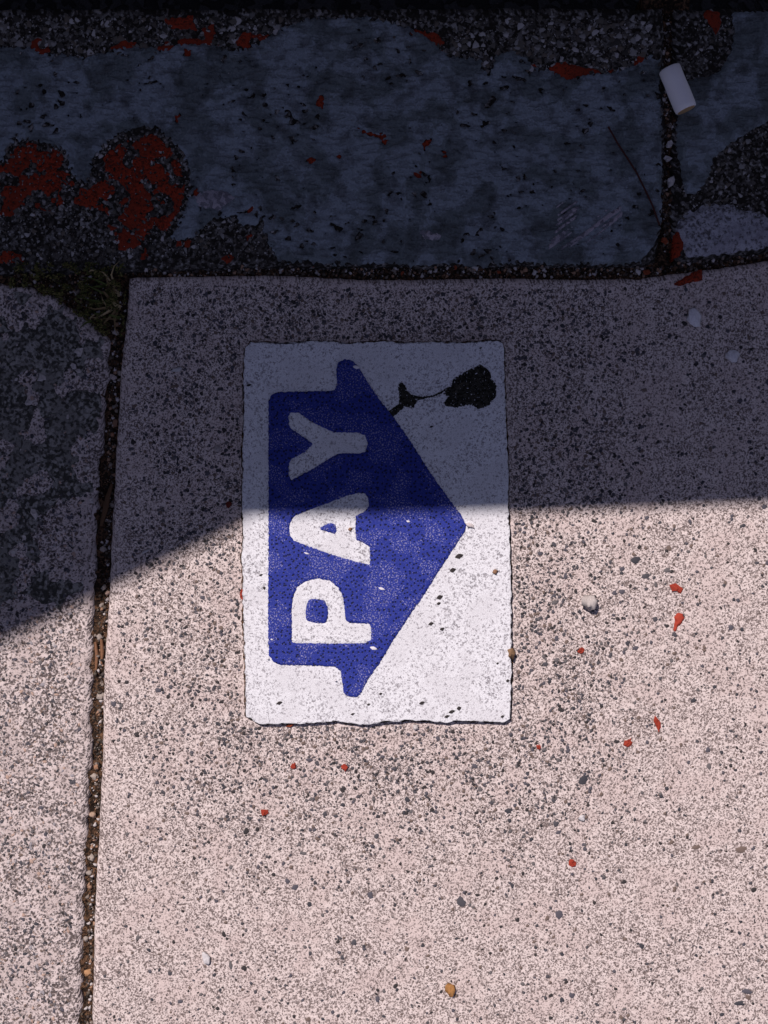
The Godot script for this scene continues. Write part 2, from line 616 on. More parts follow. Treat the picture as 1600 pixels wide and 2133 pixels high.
func kerb() -> void:
	var k := structure(node("kerb"))
	main_stone = plan([-1500, 14, 1384, 14, 1388, 300, 1380, 480, 1366, 545, 1330, 556, 600, 558, -100, 575, -1500, 575])
	right_stone = plan([1404, 14, 3900, -6, 3900, 470, 2600, 480, 1900, 500, 1600, 524, 1480, 546, 1408, 550, 1398, 480])
	var a := part(k, "kerb_stone", prism(rough(main_stone, 0.006, 0.0012, 60.0, 5), 0.0, -0.25, R_KERB), M.kerb, "long kerb stone with peeling blue-grey paint over red")
	var b := part(k, "kerb_stone", prism(rough(right_stone, 0.006, 0.0016, 60.0, 6), -0.001, -0.25, R_KERB), M.kerb, "kerb stone past the open joint, with a pale cement patch")
	for s in [[-4500, -1530], [3925, 7000], [7025, 10000], [-7600, -4530], [-10600, -7630]]:
		part(k, "kerb_stone", prism(plan([s[0], 14, s[1], 14, s[1], 560, s[0], 560]), 0.0, -0.25, R_KERB), M.kerb)
	var kerb_tones := [lin(0.27, 0.26, 0.25), lin(0.16, 0.15, 0.14), lin(0.42, 0.40, 0.39), lin(0.11, 0.10, 0.085), lin(0.08, 0.07, 0.06), lin(0.05, 0.045, 0.04), lin(0.13, 0.11, 0.09)]
	var chipping := stone_mesh(460, 0.8, 6, 4)
	sand(a, main_stone, [Rect2(pl(-60, 14), Vector2(1450, 140) * U)], 3800, 3.0, 19.0, chipping, kerb_tones, Rect2(), 0.0)
	sand(a, main_stone, [Rect2(pl(-60, 280), Vector2(640, 280) * U)], 3400, 3.0, 13.0, chipping, kerb_tones, Rect2(), 0.0)
	sand(b, right_stone, [Rect2(pl(1395, 14), Vector2(260, 530) * U)], 1500, 3.0, 13.0, chipping, kerb_tones, Rect2(), -0.001)
	# red undercoat, where the top coat has flaked off
	var wear := simplex(48.0, 17, 4)
	var crumbs := simplex(230.0, 16, 2)
	var red_lift := func(p: Vector2, d: float) -> float:
		return kerb_top(p, main_stone) + 0.0002 + 0.0005 * step01(0.0, 0.0008, d)
	var red_worn := func(p: Vector2, _v: float) -> float:
		return maxf((wear.get_noise_2d(p.x, p.y) - 0.18) * 0.012, (crumbs.get_noise_2d(p.x, p.y) - 0.44) * 0.004)
	var reds := [
		plan([-60, 420, -30, 340, 8, 345, 30, 310, 62, 297, 105, 308, 130, 318, 138, 350, 156, 386, 184, 398, 205, 350, 225, 318, 262, 290, 300, 278, 326, 284, 352, 305, 374, 335, 384, 372, 386, 408, 372, 440, 352, 474, 336, 500, 300, 505, 260, 470, 215, 440, 150, 425, 95, 440, 60, 430, 10, 455]),
		plan([225, 470, 260, 475, 300, 510, 310, 545, 250, 520]), plan([-20, 540, 10, 520, 45, 530, 50, 548, 5, 560]),
		plan([455, 537, 480, 532, 492, 542, 470, 550]), plan([500, 482, 512, 476, 524, 492, 516, 500]), plan([365, 502, 400, 500, 398, 515, 366, 516])]
	for q in reds:
		part(a, "red_paint", sheet([q], [], 0.0009, 0.0012, 180.0, 18, red_lift, -0.003, red_worn), M.red)
	var rim := func(p: Vector2, _v: float) -> float:
		return (wear.get_noise_2d(p.x + 3.0, p.y) - 0.26) * 0.008
	for q in [plan([60, 95, 75, 80, 100, 84, 104, 105, 90, 118, 70, 108]), plan([232, 100, 260, 84, 285, 92, 280, 104, 240, 106]), plan([325, 104, 345, 88, 385, 80, 440, 84, 440, 96, 395, 94, 350, 108]),
			plan([420, 60, 445, 50, 450, 80, 460, 96, 430, 90]), plan([340, 40, 400, 34, 410, 62, 360, 60]), plan([488, 88, 510, 66, 528, 72, 560, 74, 540, 96, 505, 100]),
			plan([850, 62, 900, 66, 925, 84, 930, 112, 900, 92, 862, 76]), plan([1100, 135, 1140, 140, 1175, 128, 1220, 142, 1282, 146, 1272, 154, 1215, 160, 1188, 172, 1150, 152]), plan([1325, 120, 1344, 116, 1340, 134, 1320, 136])]:
		part(a, "red_paint", sheet([q], [], 0.0009, 0.0012, 200.0, 19, red_lift, -0.003, rim), M.red)
	# blue-grey top coat
	var lump := simplex(55.0, 23, 3)
	var paint_lift := func(p: Vector2, d: float) -> float:
		return kerb_top(p, main_stone) + 0.0006 + 0.0009 * step01(0.0, 0.0016, d) + 0.00035 * lump.get_noise_2d(p.x * 0.6, p.y * 1.6)
	var coat := plan([-700, 110, -300, 95, -40, 104, 0, 100, 60, 98, 100, 118, 130, 116, 175, 122, 230, 107, 280, 99, 340, 104, 390, 92, 440, 96, 490, 108, 530, 98, 560, 78, 590, 60, 640, 40, 760, 36, 850, 58, 880, 74, 905, 90, 928, 116, 960, 122, 1000, 126, 1014, 158, 1022, 156, 1034, 116, 1068, 108, 1096, 122, 1112, 144, 1150, 150, 1186, 170, 1215, 158, 1275, 152, 1330, 134, 1352, 118, 1372, 124, 1378, 250, 1380, 380, 1376, 470, 1362, 515, 1335, 545, 1280, 552, 1210, 548, 1150, 552, 1085, 545, 1000, 556, 950, 547, 860, 554, 800, 546, 700, 551, 640, 546, 582, 546, 566, 520, 556, 492, 536, 472, 506, 470, 484, 452, 448, 454, 422, 476, 400, 497, 366, 502, 358, 494, 376, 466, 386, 432, 398, 402, 396, 352, 380, 316, 352, 286, 330, 267, 300, 263, 250, 276, 214, 302, 190, 342, 182, 382, 160, 374, 145, 345, 138, 312, 108, 300, 60, 288, 20, 300, 4, 335, -40, 350, -300, 400, -700, 380])
	var chips := [plan([658, 206, 668, 200, 676, 208, 672, 224, 660, 222]), plan([364, 242, 374, 240, 376, 252, 368, 254]), plan([384, 104, 396, 104, 400, 120, 388, 122]), plan([746, 268, 770, 276, 800, 280, 808, 298, 798, 300, 786, 286, 760, 280]),
		plan([876, 302, 894, 290, 900, 300, 884, 310]), plan([863, 360, 876, 356, 878, 372, 866, 372]), plan([515, 434, 526, 431, 530, 440, 518, 444]), plan([640, 332, 652, 328, 660, 338, 646, 342]), plan([922, 316, 930, 314, 932, 326, 924, 328]), plan([702, 323, 708, 320, 712, 330, 703, 330]), plan([404, 396, 412, 394, 414, 406, 405, 408])]
	var pin := simplex(110.0, 28, 4)
	var region := simplex(14.0, 29, 2)
	var flaked := func(p: Vector2, _v: float) -> float:
		return (pin.get_noise_2d(p.x * 0.7, p.y) + 0.35 * region.get_noise_2d(p.x, p.y) - 0.60) * 0.006
	part(a, "blue_grey_paint", sheet([coat], chips, 0.0011, 0.0022, 260.0, 24, paint_lift, -0.004, flaked), M.paint)
	for q in chips:
		var big := PackedVector2Array()
		var c := box_of(q).get_center()
		for v in q:
			big.append(c + (v - c) * 1.25)
		part(a, "red_paint", sheet([big], [], 0.0007, 0.0, 10.0, 1, red_lift, -0.003), M.red)
	# the next stone
	var paint2 := func(p: Vector2, d: float) -> float:
		return kerb_top(p, right_stone) - 0.0004 + 0.0009 * step01(0.0, 0.0016, d) + 0.0004 * lump.get_noise_2d(p.x * 0.6, p.y * 1.6)
	part(b, "blue_grey_paint", sheet([plan([2200, 22, 1526, 24, 1530, 70, 1524, 104, 1502, 146, 1470, 160, 1432, 166, 1412, 200, 1410, 300, 1420, 360, 1428, 400, 1450, 404, 1476, 372, 1486, 328, 1530, 292, 1600, 252, 1750, 220, 2200, 240])], [], 0.0012, 0.0012, 240.0, 25, paint2, -0.004), M.paint)
	var red2 := func(p: Vector2, d: float) -> float:
		return kerb_top(p, right_stone) - 0.0008 + 0.0007 * step01(0.0, 0.0008, d)
	for q in [plan([1474, 18, 1500, 20, 1502, 60, 1490, 70, 1478, 50, 1466, 32]), plan([1400, 492, 1412, 472, 1424, 480, 1424, 512, 1414, 536, 1400, 540])]:
		part(b, "red_paint", sheet([q], [], 0.0009, 0.0012, 200.0, 27, red2, -0.004), M.red)
	var cem := func(p: Vector2, d: float) -> float:
		return kerb_top(p, right_stone) - 0.0006 + 0.0035 * step01(0.0, 0.006, d) + 0.0007 * lump.get_noise_2d(p.x, p.y)
	part(b, "cement_patch", sheet([plan([1408, 476, 1424, 448, 1468, 427, 1502, 422, 1545, 436, 1600, 452, 1700, 470, 1800, 472, 1780, 500, 1680, 512, 1600, 514, 1540, 524, 1480, 532, 1430, 534, 1418, 510])], [], 0.0012, 0.0016, 160.0, 26, cem, -0.004), M.cement, "pale grey cement patch on the kerb stone")

var slab_poly: PackedVector2Array
var old_poly: PackedVector2Array

func pavement() -> void:
	var p := structure(node("pavement"))
	slab_poly = plan([268, 577, 330, 575, 400, 574, 560, 571, 640, 575, 760, 581, 900, 580, 1050, 577, 1200, 581, 1330, 578, 1420, 567, 1500, 557, 1600, 542, 1800, 520, 3300, 500, 3300, 3900, 120, 3900, 150, 3000, 190, 2133, 195, 1900, 203, 1750, 211, 1600, 215, 1400, 225, 1250, 232, 1100, 240, 940, 250, 780, 262, 660])
	old_poly = plan([-2800, 590, -200, 578, 0, 590, 60, 597, 100, 612, 150, 640, 195, 675, 218, 694, 228, 708, 222, 800, 214, 900, 207, 1000, 200, 1100, 197, 1200, 194, 1300, 190, 1450, 187, 1600, 180, 1750, 172, 1900, 166, 2133, 125, 3000, 85, 3900, -2800, 3900])
	var s := part(p, "slab", prism(rough(slab_poly, 0.004, 0.0005, 90.0, 41), 0.0, -0.10, 0.004), M.slab, "pale sandy concrete slab that carries the marked tile")
	var o := part(p, "slab", prism(rough(old_poly, 0.004, 0.0022, 70.0, 42), -0.001, -0.10, 0.004), M.slab_old, "rough weathered concrete slab with a broken corner")
	# darker mottled sheet painting deeper shade on the older slab, open in patches
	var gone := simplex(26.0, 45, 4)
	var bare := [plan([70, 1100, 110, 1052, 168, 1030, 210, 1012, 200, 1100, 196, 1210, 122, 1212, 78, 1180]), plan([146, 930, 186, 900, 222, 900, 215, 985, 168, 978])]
	part(o, "shade_patch", sheet([plan([-300, 600, 0, 606, 60, 614, 100, 630, 150, 660, 195, 692, 216, 712, 210, 800, 204, 900, 195, 1000, 187, 1100, 183, 1210, 120, 1262, 40, 1240, -60, 1330, -300, 1340])], bare, 0.0013, 0.004, 110.0, 44, func(_p, d): return -0.0009 + 0.0006 * step01(0.0, 0.004, d), -0.003, func(p, _v): return (gone.get_noise_2d(p.x, p.y) - 0.26) * 0.012), M.shade_mottle)
	for q in [[3335, 505, 6400, 3900], [-5900, 590, -2835, 3900], [-2800, 3935, 85, 7000], [120, 3935, 3300, 7000], [3335, 3935, 6400, 7000], [-5900, 3935, -2835, 7000]]:
		part(p, "slab", prism(plan([q[0], q[1], q[2], q[1], q[2], q[3], q[0], q[3]]), -0.001, -0.10, 0.004), M.slab_old)
	# coarse sand and small stones in the face of the concrete: the 300 that show largest singly, the rest together
	var shapes := []
	for k in 5:
		shapes.append(stone_mesh(400 + k, 0.7, 7, 4))
	var tones := [lin(0.05, 0.05, 0.058), lin(0.075, 0.072, 0.08), lin(0.04, 0.036, 0.036), lin(0.13, 0.12, 0.12), lin(0.16, 0.12, 0.10), lin(0.09, 0.085, 0.10)]
	var tone_mats := []
	for c in tones:
		tone_mats.append(plain(c, 0.7))
	var tile_box := Rect2(pl(500, 706), Vector2(572, 808) * U)
	var big := [[1325, 1167, 24, 15], [1345, 1200, 20, 15], [1320, 1155, 10, 8], [1390, 1188, 18, 11], [1165, 1905, 18, 26], [1060, 1689, 20, 11], [615, 1848, 16, 16], [848, 1665, 12, 13], [677, 1695, 11, 11], [645, 1583, 17, 12], [715, 1645, 14, 13], [1215, 1625, 22, 26], [960, 1878, 20, 24],
		[1155, 1255, 14, 10], [1195, 1278, 11, 9], [1160, 1375, 13, 10], [1180, 1337, 10, 12], [1237, 1085, 12, 9], [1178, 1200, 9, 14], [1125, 1153, 12, 12], [1175, 1322, 9, 9], [1272, 1365, 9, 16], [1168, 1478, 14, 12], [1280, 1235, 12, 10], [1365, 1290, 12, 16], [1308, 1340, 12, 10], [436, 610, 12, 10],
		[740, 1642, 10, 8], [805, 1620, 9, 9], [700, 1700, 12, 10], [1545, 1770, 28, 14], [1450, 1765, 22, 12], [1555, 2065, 24, 12], [1540, 2090, 26, 10], [1285, 1545, 14, 10], [420, 1550, 10, 10], [500, 1640, 12, 10], [480, 2010, 8, 20], [265, 1445, 9, 9], [375, 830, 12, 10], [450, 830, 9, 8], [465, 850, 8, 8], [360, 985, 9, 7], [340, 1085, 10, 8], [1250, 985, 12, 9]]
	var n := 0
	while n < 292:
		var q := []
		if n < big.size():
			q = big[n]
		else:
			q = [rng.randf_range(200, 1620), rng.randf_range(580, 2150), 0.0, 0.0]
			q[2] = 8.0 + 7.0 * pow(rng.randf(), 2.0)
			q[3] = q[2] * rng.randf_range(0.6, 1.0)
		var at := pl(q[0], q[1])
		if n >= big.size() and (tile_box.has_point(at) or sd_poly(at, slab_poly) > -0.006):
			continue
		var st := part(s, "stone", shapes[n % 5], tone_mats[rng.randi() % tones.size()])
		st.position = Vector3(at.x, -0.0001, at.y)
		st.rotation.y = 0.0 if n < big.size() else rng.randf() * TAU
		st.scale = Vector3(q[2] * U, 0.0012, q[3] * U)
		n += 1
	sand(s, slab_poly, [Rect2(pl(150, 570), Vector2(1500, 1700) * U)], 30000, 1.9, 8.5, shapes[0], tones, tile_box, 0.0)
	var lighter := tones.duplicate()
	lighter.append_array([lin(0.5, 0.45, 0.43), lin(0.42, 0.3, 0.24), lin(0.3, 0.28, 0.29)])
	sand(o, old_poly, [Rect2(pl(-60, 570), Vector2(310, 1700) * U)], 8000, 3.0, 11.0, shapes[1], lighter, Rect2(), -0.001)

func sand(parent: Node3D, poly: PackedVector2Array, where: Array, count: int, small: float, large: float, shape: Mesh, tones: Array, keep_out: Rect2, y: float) -> void:
	var xs := []
	var cs := []
	var thick := simplex(22.0, count, 2)
	var inner: PackedVector2Array = Geometry2D.offset_polygon(poly, -0.007)[0]
	while xs.size() < count:
		var r: Rect2 = where[0]
		var at := r.position + Vector2(rng.randf(), rng.randf()) * r.size
		if keep_out.has_point(at) or thick.get_noise_2d(at.x, at.y) < rng.randf_range(-1.6, 0.6):
			continue
		if keep_out.size.x > 0.0:      # grains set denser round the tile to paint a dark halo
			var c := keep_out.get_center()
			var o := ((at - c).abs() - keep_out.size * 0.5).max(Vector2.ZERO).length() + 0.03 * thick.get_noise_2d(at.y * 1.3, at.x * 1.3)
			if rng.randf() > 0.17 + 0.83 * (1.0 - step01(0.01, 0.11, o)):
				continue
		if not Geometry2D.is_point_in_polygon(at, inner):
			continue
		var d := (small + (large - small) * pow(rng.randf(), 5.0)) * U
		var b := Basis(Vector3.UP, rng.randf() * TAU).scaled_local(Vector3(d, minf(d * 0.55, 0.0010), d * rng.randf_range(0.55, 1.0)))
		xs.append(Transform3D(b, Vector3(at.x, y, at.y)))
		var c: Color = tones[rng.randi() % tones.size()].srgb_to_linear()
		cs.append(c)
	grit_of(parent, "sand_grains", shape, xs, cs)

func grit_of(parent: Node3D, called: String, shape: Mesh, xs: Array, cs: Array) -> MultiMeshInstance3D:
	var mm := MultiMesh.new()
	mm.transform_format = MultiMesh.TRANSFORM_3D
	mm.use_colors = true
	mm.mesh = shape
	mm.instance_count = xs.size()
	for i in xs.size():
		mm.set_instance_transform(i, xs[i])
		mm.set_instance_color(i, cs[i])
	var g := MultiMeshInstance3D.new()
	g.name = called
	g.multimesh = mm
	g.material_override = M.tint
	g.set_meta("kind", "stuff")
	parent.add_child(g, true)
	return g

func joints() -> void:
	var n := simplex(120.0, 61, 4)
	var n2 := simplex(22.0, 62, 2)
	var lift := func(p: Vector2, _d: float) -> float:
		return -0.0042 + 0.0026 * n.get_noise_2d(p.x, p.y) + 0.0022 * n2.get_noise_2d(p.x, p.y)
	var s := structure(top("soil", sheet([plan([-500, 520, 1700, 470, 1700, 590, 300, 600, 285, 700, 262, 1100, 240, 1500, 215, 2200, 130, 2200, 160, 1500, 170, 1100, 190, 730, 90, 660, -500, 640]), plan([1340, -20, 1440, -20, 1440, 540, 1340, 540])], [], 0.0014, 0.0, 10.0, 1, lift, -0.04), M.soil))
	var grit := []
	var cs := []
	var tones := [lin(0.5, 0.46, 0.44), lin(0.22, 0.18, 0.15), lin(0.08, 0.06, 0.05), lin(0.06, 0.05, 0.045), lin(0.10, 0.08, 0.06), lin(0.33, 0.2, 0.13), lin(0.03, 0.025, 0.02)]
	var strips := [[268, 562, 1390, 562, 14, 1500], [238, 700, 180, 2150, 10, 1100], [1393, 20, 1390, 520, 10, 420], [1400, 556, 1620, 526, 10, 250], [60, 575, 250, 640, 45, 700]]
	for q in strips:
		for i in q[5]:
			var t := rng.randf()
			var at := pl(lerpf(q[0], q[2], t) + rng.randfn(0.0, q[4] * 0.6), lerpf(q[1], q[3], t) + rng.randfn(0.0, q[4] * 0.6))
			if sd_poly(at, slab_poly) < 0.0005 or sd_poly(at, old_poly) < 0.0005:
				continue
			var d := (3.0 + 9.0 * pow(rng.randf(), 3.0)) * U
			grit.append(Transform3D(Basis(Vector3(rng.randf(), 1, rng.randf()).normalized(), rng.randf() * TAU).scaled_local(Vector3(d, d * 0.6, d * rng.randf_range(0.6, 1.0))), Vector3(at.x, lift.call(at, 0.0) + d * 0.15, at.y)))
			cs.append(tones[rng.randi() % tones.size()].srgb_to_linear())
	var g := grit_of(self, "joint_grit", stone_mesh(431, 0.8, 6, 4), grit, cs)
	g.set_meta("label", "fine dark grit and crumbs lying in the soil joints")
	g.set_meta("category", "grit")

# ------------------------------------------------------------------ the marked tile
func pay_tile() -> void:
	var t := node("pavement_sign_tile")
	tag(t, "white raised tile with blue arrow reading PAY set on the concrete slab", "sign tile")
	const H := 0.0045
	var outline := plan([514, 724, 522, 715, 560, 716, 600, 717, 640, 713, 680, 712, 720, 717, 760, 715, 800, 713, 850, 716, 900, 714, 960, 716, 1000, 713, 1035, 711, 1045, 716, 1049, 730, 1050, 790, 1052, 860, 1055, 930, 1058, 990, 1057, 1050, 1060, 1100, 1063, 1200, 1064, 1300, 1064, 1400, 1063, 1470, 1060, 1495, 1050, 1502, 1000, 1501, 950, 1499, 930, 1503, 860, 1498, 800, 1502, 760, 1508, 700, 1500, 640, 1505, 560, 1506, 540, 1505, 525, 1495, 514, 1490, 513, 1440, 512, 1380, 509, 1300, 507, 1250, 508, 1200, 504, 1160, 509, 1120, 507, 1080, 505, 1020, 508, 980, 506, 950, 509, 900, 510, 840, 509, 780, 511, 735])
	var tile_mesh := prism(rough(outline, 0.0015, 0.0006, 160.0, 81), H, -0.002, 0.0005)
	part(t, "tile", tile_mesh, M.tile)
	var shade_band: PackedVector2Array = Geometry2D.offset_polygon(outline, 0.0011)[0]  # soil-toned strip that paints a shadow line round the tile
	part(t, "shade_line", sheet([clockwise(shade_band)], [Geometry2D.offset_polygon(outline, -0.003)[0]], 0.0008, 0.0007, 120.0, 87, func(_p, d): return 0.0002 + 0.0008 * step01(0.0, 0.0014, d), -0.001), M.soil, "dark strip painting a shadow line along the foot of the tile")
	var arrow := plan([561, 838, 567, 823, 582, 818, 640, 817, 698, 815, 703, 800, 701, 772, 705, 757, 720, 750, 736, 754, 748, 768, 770, 803, 790, 833, 817, 866, 856, 922, 898, 988, 937, 1043, 960, 1072, 970, 1093, 968, 1106, 945, 1140, 914, 1188, 879, 1243, 821, 1328, 798, 1368, 767, 1413, 751, 1444, 744, 1449, 730, 1450, 717, 1443, 714, 1421, 711, 1397, 698, 1386, 635, 1384, 587, 1383, 572, 1377, 562, 1363, 560, 1312, 561, 1100])
	var lp := plan([609, 1335, 609, 1265, 612, 1242, 621, 1221, 640, 1209, 663, 1204, 687, 1208, 705, 1223, 715, 1242, 719, 1271, 720, 1290, 729, 1296, 771, 1298, 774, 1315, 773, 1331, 761, 1338, 713, 1339, 619, 1338])
	var lp_in := plan([639, 1260, 645, 1248, 658, 1246, 677, 1250, 684, 1265, 684, 1284, 679, 1296, 663, 1297, 641, 1292, 638, 1284])
	var la := plan([604, 1103, 606, 1087, 616, 1074, 656, 1058, 687, 1047, 719, 1034, 745, 1027, 761, 1028, 768, 1040, 769, 1055, 758, 1067, 742, 1074, 741, 1103, 742, 1124, 755, 1129, 771, 1139, 771, 1176, 745, 1170, 703, 1158, 656, 1142, 614, 1126, 606, 1116])
	var la_in := plan([666, 1099, 679, 1093, 690, 1089, 699, 1092, 702, 1105, 698, 1112, 682, 1107, 669, 1103])
	var ly := plan([602, 868, 607, 860, 624, 861, 645, 877, 677, 893, 698, 902, 745, 902, 761, 908, 767, 924, 762, 941, 750, 946, 726, 945, 705, 946, 682, 959, 653, 977, 608, 1001, 603, 992, 603, 966, 610, 956, 637, 942, 653, 925, 637, 914, 616, 899, 604, 891])
	var lump := simplex(160.0, 83, 2)
	var blue_lift := func(p: Vector2, d: float) -> float:
		return H + 0.0004 + 0.0008 * step01(0.0, 0.0010, d) + 0.00012 * lump.get_noise_2d(p.x, p.y)
	part(t, "arrow", sheet([arrow], [lp, la, ly], 0.0007, 0.00045, 420.0, 82, blue_lift, H - 0.0005), M.blue, "blue arrow with lettering cut out of it")
	var white_lift := func(p: Vector2, d: float) -> float:
		return H + 0.0002 + 0.00025 * step01(0.0, 0.0010, d) + 0.00008 * lump.get_noise_2d(p.x, p.y)
	var names := ["white letter P", "white letter A", "white letter Y"]
	var shapes := [lp, la, ly]
	var inner := [[lp_in], [la_in], []]
	for k in 3:
		part(t, "letter", sheet([shapes[k]], inner[k], 0.0009, 0.0, 10.0, 84, white_lift, H - 0.0005), M.tile, names[k])
	for q in [lp_in, la_in]:
		part(t, "letter_counter", sheet([q], [], 0.0007, 0.0004, 420.0, 85, blue_lift, H - 0.0005), M.blue)
	var blot := plan([924, 812, 939, 806, 943, 791, 956, 783, 975, 772, 990, 766, 997, 760, 1005, 764, 1020, 776, 1022, 789, 1033, 805, 1032, 828, 1016, 847, 996, 854, 986, 847, 971, 845, 949, 851, 928, 847, 924, 841, 932, 828, 923, 821])
	var trail := plan([816, 872, 808, 858, 831, 843, 832, 826, 829, 809, 832, 800, 838, 798, 845, 806, 849, 817, 859, 824, 877, 828, 900, 825, 926, 813, 926, 818, 900, 828.5, 885, 832, 868, 836, 861, 851, 855, 851, 844, 848, 828, 862])
	var tar_lift := func(p: Vector2, d: float) -> float:
		return H + 0.0002 + 0.0007 * step01(0.0, 0.0014, d) + 0.0003 * lump.get_noise_2d(p.x, p.y) * step01(0.0, 0.003, d)
	part(t, "tar_stain", sheet([blot, trail], [], 0.0006, 0.0004, 500.0, 86, tar_lift, H - 0.0005, func(p, _v): return (lump.get_noise_2d(p.x * 3.0 + 5.0, p.y * 3.0) - 0.52) * 0.003), M.tar, "black tar blot with a trail running to the arrow")
	# pores and a few stones caught in the surface
	var hole := stone_mesh(441, 0.8, 8, 5)
	var dark := plain(lin(0.035, 0.03, 0.03), 0.8)
	var brown := plain(lin(0.25, 0.14, 0.08), 0.6)
	for q in [[955, 1158, 15, 12, 0], [942, 1187, 11, 11, 0], [915, 1243, 11, 11, 0], [913, 1256, 8, 7, 0], [897, 1298, 10, 8, 0], [920, 1309, 8, 8, 0], [583, 1462, 11, 8, 0], [1030, 1190, 10, 10, 1], [730, 1102, 8, 8, 1], [520, 804, 9, 6, 0], [545, 1197, 7, 5, 0], [552, 1224, 5, 8, 0], [735, 1485, 8, 5, 0], [878, 1462, 10, 8, 0], [940, 1480, 12, 8, 0], [955, 1473, 8, 10, 0], [1045, 1490, 7, 6, 0], [1056, 1416, 6, 8, 0], [793, 1443, 6, 6, 0], [1035, 1380, 5, 5, 0], [898, 890, 7, 5, 0], [1000, 727, 5, 4, 0], [930, 1490, 10, 7, 0], [768, 1465, 7, 5, 0]]:
		var s := part(t, "pore" if q[4] == 0 else "bead", hole, dark if q[4] == 0 else brown)
		var at := pl(q[0], q[1])
		s.position = Vector3(at.x, H - 0.0001 if q[4] == 0 else H + 0.0004, at.y)
		s.scale = Vector3(q[2] * U, 0.0010 if q[4] == 0 else 0.0024, q[3] * U)
		s.rotation.y = 0.3
	var flake := plain(lin(0.72, 0.70, 0.72), 0.8)
	for q in [[640, 1152, 10, 4], [795, 1225, 12, 6], [778, 1348, 13, 8], [568, 1330, 5, 4], [850, 1086, 7, 5], [560, 1370, 5, 4], [700, 1415, 5, 4], [742, 767, 12, 8]]:
		var s := part(t, "white_fleck", hole, flake)
		var at := pl(q[0], q[1])
		s.position = Vector3(at.x, H + 0.0012, at.y)
		s.scale = Vector3(q[2] * U, 0.0008, q[3] * U)
		s.rotation.y = -0.3

# ------------------------------------------------------------------ loose bits
func bit(called: String, x: float, z: float, w: float, d: float, h: float, turn: float, c: Color, sd: int, label: String, category: String, group := "", y := 0.0) -> MeshInstance3D:
	var o := top(called, stone_mesh(sd, 1.3, 7, 5, true) if called == "red_chip" or called.contains("white") or called.contains("crumb") else stone_mesh(sd, 0.6, 10, 7), grainy(c))
	var at := pl(x, z)
	o.position = Vector3(at.x, y + h * U * 0.4, at.y)
	o.scale = Vector3(w * U, h * U, d * U)
	o.rotation.y = turn
	tag(o, label, category, group)
	return o

